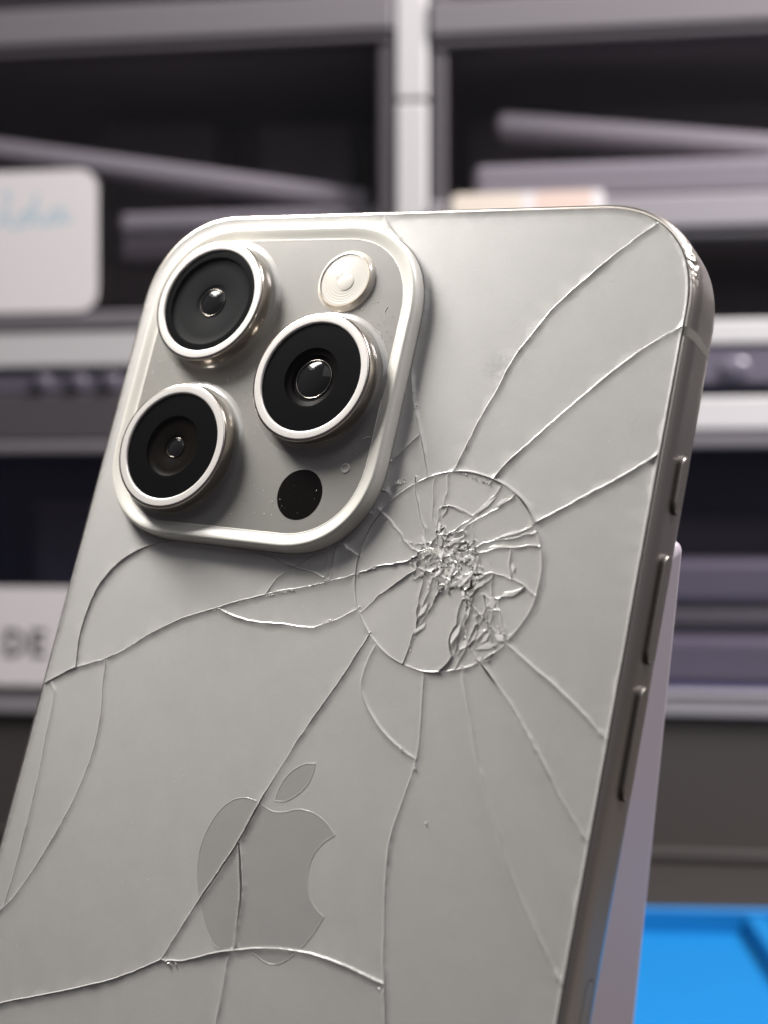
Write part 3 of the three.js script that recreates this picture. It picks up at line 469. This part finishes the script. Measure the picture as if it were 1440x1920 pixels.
// long slivers lying along the radial cracks: [x, y, width, length, turn]
const along = (a, b, w, z) => { const dx = b[0] - a[0], dy = -(b[1] - a[1]); return chip((a[0] + b[0]) / 2, (a[1] + b[1]) / 2, w, Math.hypot(dx, dy), Math.atan2(dy, dx) - Math.PI / 2, 0.25, z); };
const SLIVERS = [];
const SL = [[[58.09, 35.45], [56.11, 37.77], 0.47], [[59.52, 35.52], [58.36, 36.68], 0.63], [[53.04, 37.09], [55.33, 37.74], 0.41], [[51.72, 49.96], [52.46, 48.1], 0.63], [[51.69, 51.89], [52.61, 50.37], 0.71], [[59.8, 46.72], [60.46, 48.03], 1.1], [[60.91, 46.68], [63.39, 45.37], 0.79], [[57.63, 46.28], [58.66, 44.94], 0.79], [[56.77, 50.03], [56.38, 52.5], 0.94], [[58.37, 52.06], [60.03, 50.31], 0.63], [[59.82, 51.87], [60.61, 50.4], 0.63], [[52.16, 40.1], [51.48, 38.89], 0.63], [[58.23, 41.31], [60.77, 40.88], 0.35], [[59.13, 40.25], [62.55, 38.79], 0.47], [[43.93, 45.37], [45.05, 44.89], 0.39], [[62.58, 51.0], [63.33, 50.23], 0.47], [[45.13, 35.17], [45.37, 34.5], 0.63], [[49.91, 40.67], [50.83, 42.03], 0.39], [[52.89, 43.26], [52.95, 41.82], 0.63], [[55.21, 43.2], [56.94, 42.32], 0.63], [[55.27, 45.14], [58.23, 44.73], 0.79], [[52.0, 42.81], [51.11, 42.36], 0.71], [[61.54, 42.72], [61.94, 43.72], 0.47], [[61.04, 50.69], [62.44, 51.19], 0.79], [[59.42, 52.61], [61.44, 51.66], 0.79], [[52.27, 37.19], [51.98, 38.49], 0.39]];
SL.forEach((s) => SLIVERS.push(s));
for (const [a, b, w] of SLIVERS) part('glass_chip', along(a, b, w, 0.03), whiteGlass, backPanel);
{ // crumbs too small to pick apart along the rough cracks
  const c = []; const runs = [];
  runs.push(...[[[30.76, 49.82], [33.52, 49.07], 40, 0.5], [[33.52, 49.07], [42.87, 45.99], 60, 0.3], [[37.62, 43.75], [40.15, 42.51], 90, 0.8], [[39.65, 51.98], [41.35, 51.46], 16, 0.25], [[33.89, 46.14], [34.93, 45.65], 14, 0.4], [[37.1, 43.99], [38.33, 43.18], 14, 0.3], [[44.34, 22.82], [47.08, 29.24], 40, 0.35], [[38.33, 4.31], [43.21, 12.06], 50, 0.35], [[35.27, 1.1], [38.33, 4.31], 14, 0.3], [[43.21, 12.06], [43.52, 18.5], 16, 0.3], [[43.46, 38.11], [49.98, 42.66], 30, 0.3], [[44.9, 35.09], [46.03, 34.64], 20, 0.7], [[56.7, 46.38], [57.38, 47.7], 40, 0.6], [[57.01, 47.74], [58.31, 52.24], 30, 0.3], [[57.31, 47.36], [60.5, 49.91], 30, 0.4], [[61.22, 49.81], [62.58, 51.0], 30, 0.6], [[58.22, 52.25], [60.52, 49.99], 40, 0.5], [[54.56, 45.39], [55.76, 45.61], 24, 0.6], [[51.39, 53.51], [51.6, 51.91], 16, 0.4], [[51.67, 32.84], [57.03, 34.1], 24, 0.2], [[59.66, 53.68], [61.23, 53.21], 24, 0.8], [[57.98, 54.51], [59.14, 54.68], 14, 0.6], [[28.39, 92.41], [30.63, 92.23], 18, 0.6], [[56.2, 88.27], [56.97, 88.83], 18, 0.7], [[23.97, 52.32], [26.43, 52.55], 16, 0.4], [[54.75, 62.07], [55.18, 66.59], 14, 0.3], [[60.58, 60.27], [60.85, 61.19], 5, 0.3], [[52.35, 63.91], [53.54, 64.7], 8, 0.3], [[73.4, 57.95], [74.09, 58.5], 6, 0.3], [[37.41, 89.29], [38.3, 89.37], 8, 0.4], [[40.54, 88.39], [41.9, 88.18], 5, 0.4]]);
  for (const [a, b, n, sp] of runs) for (let i = 0; i < n; i++) { const t = R2(); c.push(speck(a[0] + (b[0] - a[0]) * t + (R2() - 0.5) * sp, a[1] + (b[1] - a[1]) * t + (R2() - 0.5) * sp, 0.06 + 0.05 * R2(), 0.05 + 0.13 * R2() ** 2)); }
  for (let i = 0; i < 260; i++) { const a = R2() * 6.283, d = 4.2 * R2() ** 0.8; c.push(speck(53.6 + d * Math.cos(a) * 1.1, 43.7 + d * Math.sin(a) * 0.75, 0.1 + 0.12 * R2(), 0.05 + 0.16 * R2() ** 2)); }
  const m = part('glass_crumbs', c, whiteGlass, backPanel); m.userData.kind = 'stuff';
}

{ // specks of grit and a smudge on the back glass
  const grit = [], smear = []; for (let i = 0; i < 420; i++) { const x = 3 + 71 * R2(), y = 3 + 102 * R2(); if (!inside([x, -y], platLoop)) grit.push(speck(x, y, 0.02, 0.025 + 0.06 * R2() ** 4)); }
  grit.push(speck(57.6, 71.4, 0.03, 0.14));
  for (let i = 0; i < 320; i++) { const a = R2() * 6.283, d = 1.7 * R2() ** 0.7, x = 55 + d * Math.cos(a) * 1.1, y = 20.2 + d * Math.sin(a); const g = new THREE.CircleGeometry(0.02 + 0.03 * R2(), 5); g.translate(x, -y, 0.014); smear.push(g); }
  const s = part('grit', grit, new THREE.MeshStandardMaterial({ color: rgb(0.7, 0.69, 0.66), roughness: 0.9 }), backPanel); s.userData.kind = 'stuff';
  const m = part('smudge', smear, new THREE.MeshStandardMaterial({ color: rgb(0.42, 0.415, 0.405), roughness: 0.7 }), backPanel); m.userData.kind = 'stuff';
}

// ---------------------------------------------------------------- bench, stand, tray
const bench = obj('bench', new THREE.BoxGeometry(1.6, 0.03, 0.85), new THREE.MeshStandardMaterial({ color: rgb(0.03, 0.026, 0.024), roughness: 0.55, bumpMap: grain, bumpScale: 0.00002 }));
bench.position.set(0.1, -0.015, -0.32); bench.userData.kind = 'structure';
{
  const st = thing('phone_stand', 'pale lavender plastic easel stand propping up the cracked phone', 'stand', [0.02, 0, -0.2]);
  const sm = new THREE.MeshPhysicalMaterial({ color: rgb(0.47, 0.415, 0.46), roughness: 0.4 });
  const leg = obj('rear_leg', (() => { // leaning plate turned towards the side, from the bench up to behind the phone
    const lo = new THREE.Vector3(0.0376, 0.0, -0.240), hi = new THREE.Vector3(0.0364, EYE - 0.003, -0.176), w = 0.018, t = 0.003, d = hi.clone().sub(lo), g = new RoundedBoxGeometry(w, d.length(), t, 4, 0.00149);
    g.translate(-w / 2, d.length() / 2, 0); g.rotateY(0.88); g.applyMatrix4(new THREE.Matrix4().makeRotationFromQuaternion(new THREE.Quaternion().setFromUnitVectors(new THREE.Vector3(0, 1, 0), d.clone().normalize()))); g.translate(lo.x - 0.02, lo.y, lo.z + 0.2); return g;
  })(), sm, st);
  const back = new RoundedBoxGeometry(0.046, 0.085, 0.003, 2, 0.001); const ledge = new RoundedBoxGeometry(0.06, 0.004, 0.022, 2, 0.001);
  const q = phone.quaternion, toLocal = (v) => v.applyQuaternion(q).add(phone.position).sub(st.position);
  const bp = obj('back_plate', back, sm, st); bp.position.copy(toLocal(new THREE.Vector3(0, 0.046, -0.00575))); bp.quaternion.copy(q);
  const ld = obj('ledge', ledge, sm, st); ld.position.copy(toLocal(new THREE.Vector3(0, -0.0022, 0.002))); ld.quaternion.copy(q);
  const hinge = new THREE.CylinderGeometry(0.003, 0.003, 0.02, 16); hinge.rotateZ(Math.PI / 2); hinge.translate(0.0245 - 0.02, EYE - 0.012, -0.1785 + 0.2); obj('hinge', hinge, sm, st);
}
{
  const tr = thing('sorting_tray', 'bright blue shallow plastic tray with dividers on the dark bench', 'tray', [0.0975, 0, -0.35]);
  const bm = new THREE.MeshPhysicalMaterial({ color: rgb(0.0, 0.15, 0.40), roughness: 0.5, transmission: 0.0 });
  tr.rotation.y = -0.06;
  const w = 0.135, d = 0.13, h = 0.009, t = 0.003;
  const bx = (n, a, b, c, x, y, z) => { const m = obj(n, new RoundedBoxGeometry(a, b, c, 2, 0.0008), bm, tr); m.position.set(x, y, z); };
  bx('floor', w, 0.002, d, 0, 0.001, 0);
  bx('wall', w, h, t, 0, h / 2, -d / 2 + t / 2); bx('wall', w, h, t, 0, h / 2, d / 2 - t / 2);
  bx('wall', t, h, d - 2 * t - 0.0002, -w / 2 + t / 2, h / 2, 0); bx('wall', t, h, d - 2 * t - 0.0002, w / 2 - t / 2, h / 2, 0);
  for (const x of [-0.045, 0.007]) bx('divider', 0.006, h - 0.0015, d - 2 * t - 0.0002, x, (h - 0.0015) / 2, 0);
}

// ---------------------------------------------------------------- cabinet of clear drawers behind: u to the right and v up from eye level, in millimetres
const CAB = new THREE.Matrix4().makeRotationY(-8 * Math.PI / 180).setPosition(0, EYE, -0.52);
const plastic = (r, g, b, rough = 0.3) => new THREE.MeshPhysicalMaterial({ color: rgb(r, g, b), roughness: rough, clearcoat: 0.4, clearcoatRoughness: 0.15 });
const P_white = plastic(0.62, 0.6, 0.59), P_lav = plastic(0.33, 0.31, 0.325), P_grey = plastic(0.2, 0.185, 0.195), P_dim = plastic(0.09, 0.08, 0.085), P_dark = plastic(0.13, 0.112, 0.114, 0.5), P_navy = plastic(0.035, 0.042, 0.15, 0.5), P_purple = plastic(0.14, 0.125, 0.16), P_brown = plastic(0.05, 0.044, 0.041, 0.6), P_smoke = plastic(0.09, 0.082, 0.088);
const P_strip = plastic(0.42, 0.395, 0.405);
const P_shadeFront = new THREE.MeshStandardMaterial({ color: rgb(0.05, 0.044, 0.041), roughness: 0.85 });   // shade inside the lowest drawers put into an opaque dark brown front
const clearPane = new THREE.MeshPhysicalMaterial({ color: rgb(0.93, 0.92, 0.94), roughness: 0.14, transmission: 1, thickness: 0, ior: 1.35 });
function cabThing(name, label, category, u, v, w, group) { const p = new THREE.Vector3(u / 1000, v / 1000, w / 1000).applyMatrix4(CAB), o = thing(name, label, category, [p.x, p.y, p.z], group); o.rotation.y = -8 * Math.PI / 180; o.userData.at = undefined; delete o.userData.at; o.cab = [u, v, w]; return o; }
// box part between (u0, v0, w0) and (u1, v1, w1)
function slab(o, name, m, u0, v0, u1, v1, w0, w1, r = 0.0012) { const a = (u1 - u0) / 1000, b = (v1 - v0) / 1000, c = (w1 - w0) / 1000, g = new RoundedBoxGeometry(a, b, c, 2, Math.min(r, a / 2.2, b / 2.2, c / 2.2)); g.translate(((u0 + u1) / 2 - o.cab[0]) / 1000, ((v0 + v1) / 2 - o.cab[1]) / 1000, ((w0 + w1) / 2 - o.cab[2]) / 1000); return obj(name, g, m, o); }
const carcass = cabThing('drawer_cabinet', 'grey cabinet of clear plastic drawers with a white upright', 'cabinet', 10, -125, -60);
slab(carcass, 'back_board', P_dark, -330, -124.9, 340, 330, -140, -130);
slab(carcass, 'upright', P_white, 4.2, 151.6, 16, 330, -20, 0); slab(carcass, 'upright', P_white, 4.2, -124.5, 16, 150.6, -20, 0); slab(carcass, 'upright_joint', P_dim, 4.4, 150.55, 15.8, 151.65, -20, -0.6);
slab(carcass, 'upright', P_white, -330, -124.5, -318, 330, -130, 0); slab(carcass, 'upright', P_white, 330, -124.5, 342, 330, -130, 0);
const labelMat = (w, h, draw) => { const c = document.createElement('canvas'); c.width = w; c.height = h; const x = c.getContext('2d'); x.fillStyle = '#ece6e4'; x.fillRect(0, 0, w, h); draw(x, w, h); const t = new THREE.CanvasTexture(c); t.colorSpace = THREE.SRGBColorSpace; return new THREE.MeshStandardMaterial({ map: t, roughness: 0.6 }); };
function card(o, name, m, u0, v0, u1, v1, w, r) { // thin rounded card
  const s = new THREE.Shape(), W = u1 - u0, H = v1 - v0; s.moveTo(r, 0); s.lineTo(W - r, 0); s.absarc(W - r, r, r, -Math.PI / 2, 0); s.lineTo(W, H - r); s.absarc(W - r, H - r, r, 0, Math.PI / 2); s.lineTo(r, H); s.absarc(r, H - r, r, Math.PI / 2, Math.PI); s.lineTo(0, r); s.absarc(r, r, r, Math.PI, 1.5 * Math.PI);
  const g = new THREE.ExtrudeGeometry(s, { depth: 0.6, bevelEnabled: false, curveSegments: 10 }), uv = g.attributes.uv, p = g.attributes.position; for (let i = 0; i < uv.count; i++) uv.setXY(i, p.getX(i) / W, p.getY(i) / H);
  g.translate(u0 - o.cab[0], v0 - o.cab[1], w - o.cab[2]); g.scale(0.001, 0.001, 0.001); return obj(name, g, m, o);
}
const G = 'clear plastic drawers of the cabinet';
function drawer(label, u0, u1, v0, v1, opt) {
  const d = cabThing('storage_drawer', label, 'drawer', (u0 + u1) / 2, v0, -60, G);
  const { top = P_lav, bottom = P_lav, th = 10, bh = 10, box = P_dark, side = P_smoke } = opt;
  slab(d, 'top_rail', top, u0, v1 - th, u1, v1, -9, 0); slab(d, 'bottom_rail', bottom, u0, v0, u1, v0 + bh, -9, 1.2);
  slab(d, 'side_rail', side, u0, v0 + bh + 0.1, u0 + 6, v1 - th - 0.1, -9, -1.5); slab(d, 'side_rail', side, u1 - 6, v0 + bh + 0.1, u1, v1 - th - 0.1, -9, -1.5);
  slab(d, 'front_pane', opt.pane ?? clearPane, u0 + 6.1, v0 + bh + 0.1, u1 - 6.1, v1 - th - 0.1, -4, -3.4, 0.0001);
  slab(d, 'back_wall', box, u0, v0, u1, v1, -122, -118); slab(d, 'floor', box, u0 + 0.1, v0 + 0.5, u1 - 0.1, v0 + 3, -117.8, -9.2); slab(d, 'side_wall', box, u0, v0, u0 + 2, v1, -117.8, -9.2); slab(d, 'side_wall', box, u1 - 2, v0, u1, v1, -117.8, -9.2); slab(d, 'top_wall', box, u0 + 2.1, v1 - 2.5, u1 - 2.1, v1, -117.8, -9.2);
  return d;
}
// left column
drawer('topmost clear drawer left of the white upright', -300, 3.4, 177.5, 330, { bottom: P_grey, bh: 14, top: P_grey });
const dl1 = drawer('clear drawer left of the white upright with a handwritten white card', -300, 3.4, 69.5, 176.5, { top: P_dim, th: 3, bottom: P_grey, bh: 6.5 });
const scribble = labelMat(512, 320, (x, w, h) => { x.strokeStyle = 'rgba(150,195,208,0.6)'; x.lineWidth = 9; x.lineCap = 'round'; x.beginPath(); x.moveTo(255, 55); x.bezierCurveTo(235, 95, 240, 130, 262, 128); x.bezierCurveTo(285, 120, 295, 90, 300, 78); x.bezierCurveTo(296, 110, 298, 128, 316, 124); x.bezierCurveTo(330, 118, 336, 96, 350, 92); x.bezierCurveTo(326, 90, 322, 128, 344, 122); x.bezierCurveTo(362, 112, 366, 70, 370, 50); x.bezierCurveTo(362, 96, 364, 126, 380, 122); x.bezierCurveTo(402, 110, 398, 88, 414, 92); x.bezierCurveTo(390, 92, 392, 130, 412, 120); x.bezierCurveTo(424, 112, 426, 96, 428, 92); x.bezierCurveTo(426, 116, 436, 126, 452, 108); x.stroke(); x.beginPath(); x.arc(300, 52, 5, 0, 7); x.stroke(); });
card(dl1, 'label_card', scribble, -195, 75.8, -109, 129.5, 1.4, 7.5);
slab(dl1, 'inner_ledge', P_lav, -106, 107.5, -1, 116, -32, -12, 0.003); slab(dl1, 'inner_ledge', P_dim, -106, 96, -1, 107, -28, -12, 0.003);
const dl2 = drawer('clear drawer left of the white upright with a printed card', -300, 3.4, -67.5, 68.5, { top: P_white, th: 13.5, bottom: P_dim, bh: 1.5, box: P_navy });
slab(dl2, 'lip', P_purple, -294, 45.6, -3, 54.4, -8, -2.5); slab(dl2, 'lip', P_smoke, -294, 27, -3, 45.3, -8, -2.2); slab(dl2, 'lip', P_grey, -294, 22.3, -3, 26.8, -8, -1.8);
for (const u of [-158, -132, -118, -105]) { const k = obj('knob', new THREE.SphereGeometry(0.0036, 20, 12), P_purple, dl2); k.scale.set(1, 1, 0.4); k.position.set((u - dl2.cab[0]) / 1000, (49.5 - dl2.cab[1]) / 1000, (-1.6 - dl2.cab[2]) / 1000); }
const deText = labelMat(1024, 512, (x, w, h) => { x.fillStyle = '#2a2624'; x.font = 'bold 205px sans-serif'; x.textBaseline = 'alphabetic'; x.textAlign = 'right'; x.fillText('DE', 874, 366); });
card(dl2, 'label_card', deText, -193, -66, -117, -28.5, 1.4, 2);
drawer('lowest shade-dark drawer left of the white upright', -300, 3.4, -124, -69, { top: P_lav, th: 8, bottom: P_brown, bh: 3, box: P_brown, pane: P_shadeFront });
// right column
drawer('topmost clear drawer right of the white upright', 16.8, 325, 174, 330, { bottom: P_grey, bh: 13, top: P_grey });
const dr1 = drawer('clear drawer right of the white upright with an orange printed card', 16.8, 325, 101.5, 173, { top: P_dim, th: 3, bottom: P_lav, bh: 12 });
const orange = labelMat(256, 256, (x, w, h) => { x.fillStyle = '#e6cdbf'; x.fillRect(140, 0, 96, 60); x.fillStyle = '#e9dccb'; x.fillRect(0, 0, 120, 60); });
card(dr1, 'label_card', orange, 25.5, 72, 80, 115.4, 2.6, 2);
slab(dr1, 'inner_ledge', P_lav, 31.5, 115, 320, 130, -36, -12, 0.004);
const dr2 = drawer('smoked narrow drawer right of the white upright', 16.8, 325, 59.5, 100.5, { top: P_smoke, th: 3, bottom: P_white, bh: 9 });
const dr3 = drawer('clear drawer right of the white upright with a navy inside', 16.8, 325, -66, 58.5, { top: P_purple, th: 13, bottom: P_lav, bh: 2, box: P_navy });
slab(dr3, 'lip', P_white, 23, 29, 319, 41, -8, 0.5); slab(dr3, 'lip', P_grey, 23, 23, 319, 28.8, -8, -0.5); for (const u of [126, 150]) { const k = obj('knob', new THREE.SphereGeometry(0.0042, 20, 12), P_purple, dr3); k.scale.set(1.3, 1, 0.4); k.position.set((u - dr3.cab[0]) / 1000, (51 - dr3.cab[1]) / 1000, (0.6 - dr3.cab[2]) / 1000); }
slab(dr3, 'inner_ledge', P_purple, 23, -34, 319, -17, -40, -12, 0.004); slab(dr3, 'inner_ledge', P_smoke, 23, -44, 319, -35, -40, -12, 0.004); slab(dr3, 'inner_ledge', P_purple, 23, -63.5, 319, -45, -36, -10, 0.004);
drawer('lowest shade-dark drawer right of the white upright', 16.8, 325, -124, -66.8, { top: P_lav, th: 6.2, bottom: P_brown, bh: 3, box: P_brown, pane: P_shadeFront });
// long parts stored inside the drawers
function rod(label, u0, v0, u1, v1, th, w, m) { const o = cabThing('stored_strip', label, 'strip', (u0 + u1) / 2, (v0 + v1) / 2, w); const L = Math.hypot(u1 - u0, v1 - v0), g = new RoundedBoxGeometry(L / 1000, th / 1000, 0.02, 3, 0.003); g.rotateZ(Math.atan2(v1 - v0, u1 - u0)); obj('strip_body', g, m, o); return o; }
rod('long grey strip slanting inside the drawer with the handwritten card', -185, 148.5, -8, 118.5, 8.5, -26, P_strip);
rod('long grey strip slanting inside the drawer with the orange card', 40, 147.5, 180, 130.5, 8, -28, P_strip);

// small boxes of spares standing in the drawers
function spareBox(label, u0, v0, u1, v1, w0, w1, m, m2) { const o = cabThing('spares_box', label, 'box', (u0 + u1) / 2, v0, (w0 + w1) / 2); slab(o, 'box_body', m, u0, v0, u1, v1 - 3, w0, w1, 0.0008); slab(o, 'lid', m2, u0 - 0.6, v1 - 2.9, u1 + 0.6, v1, w0 - 0.6, w1 + 0.6, 0.0008); return o; }
const P_box1 = plastic(0.10, 0.085, 0.085, 0.5), P_box2 = plastic(0.14, 0.12, 0.12, 0.5), P_box3 = plastic(0.06, 0.055, 0.085, 0.5);
spareBox('dim brown spares box in the drawer with the handwritten card', -60, 76.5, -22, 160, -100, -60, P_box1, P_box2);
spareBox('low dim spares box behind the handwritten card', -135, 76.5, -84, 168, -112, -75, P_box1, P_box1);
spareBox('dim spares box in the drawer with the orange card', 26, 114, 58, 162, -110, -70, P_box2, P_box1);
spareBox('wide dim spares box in the drawer with the orange card', 84, 114, 150, 165, -115, -72, P_box1, P_box2);
spareBox('purple spares box behind the printed card', -150, -65.5, -108, 4, -90, -40, P_box3, P_purple);
spareBox('purple spares box in the navy drawer', 100, -63.5, 150, -2, -112, -60, P_box3, P_box3);

renderer.render(scene, camera);
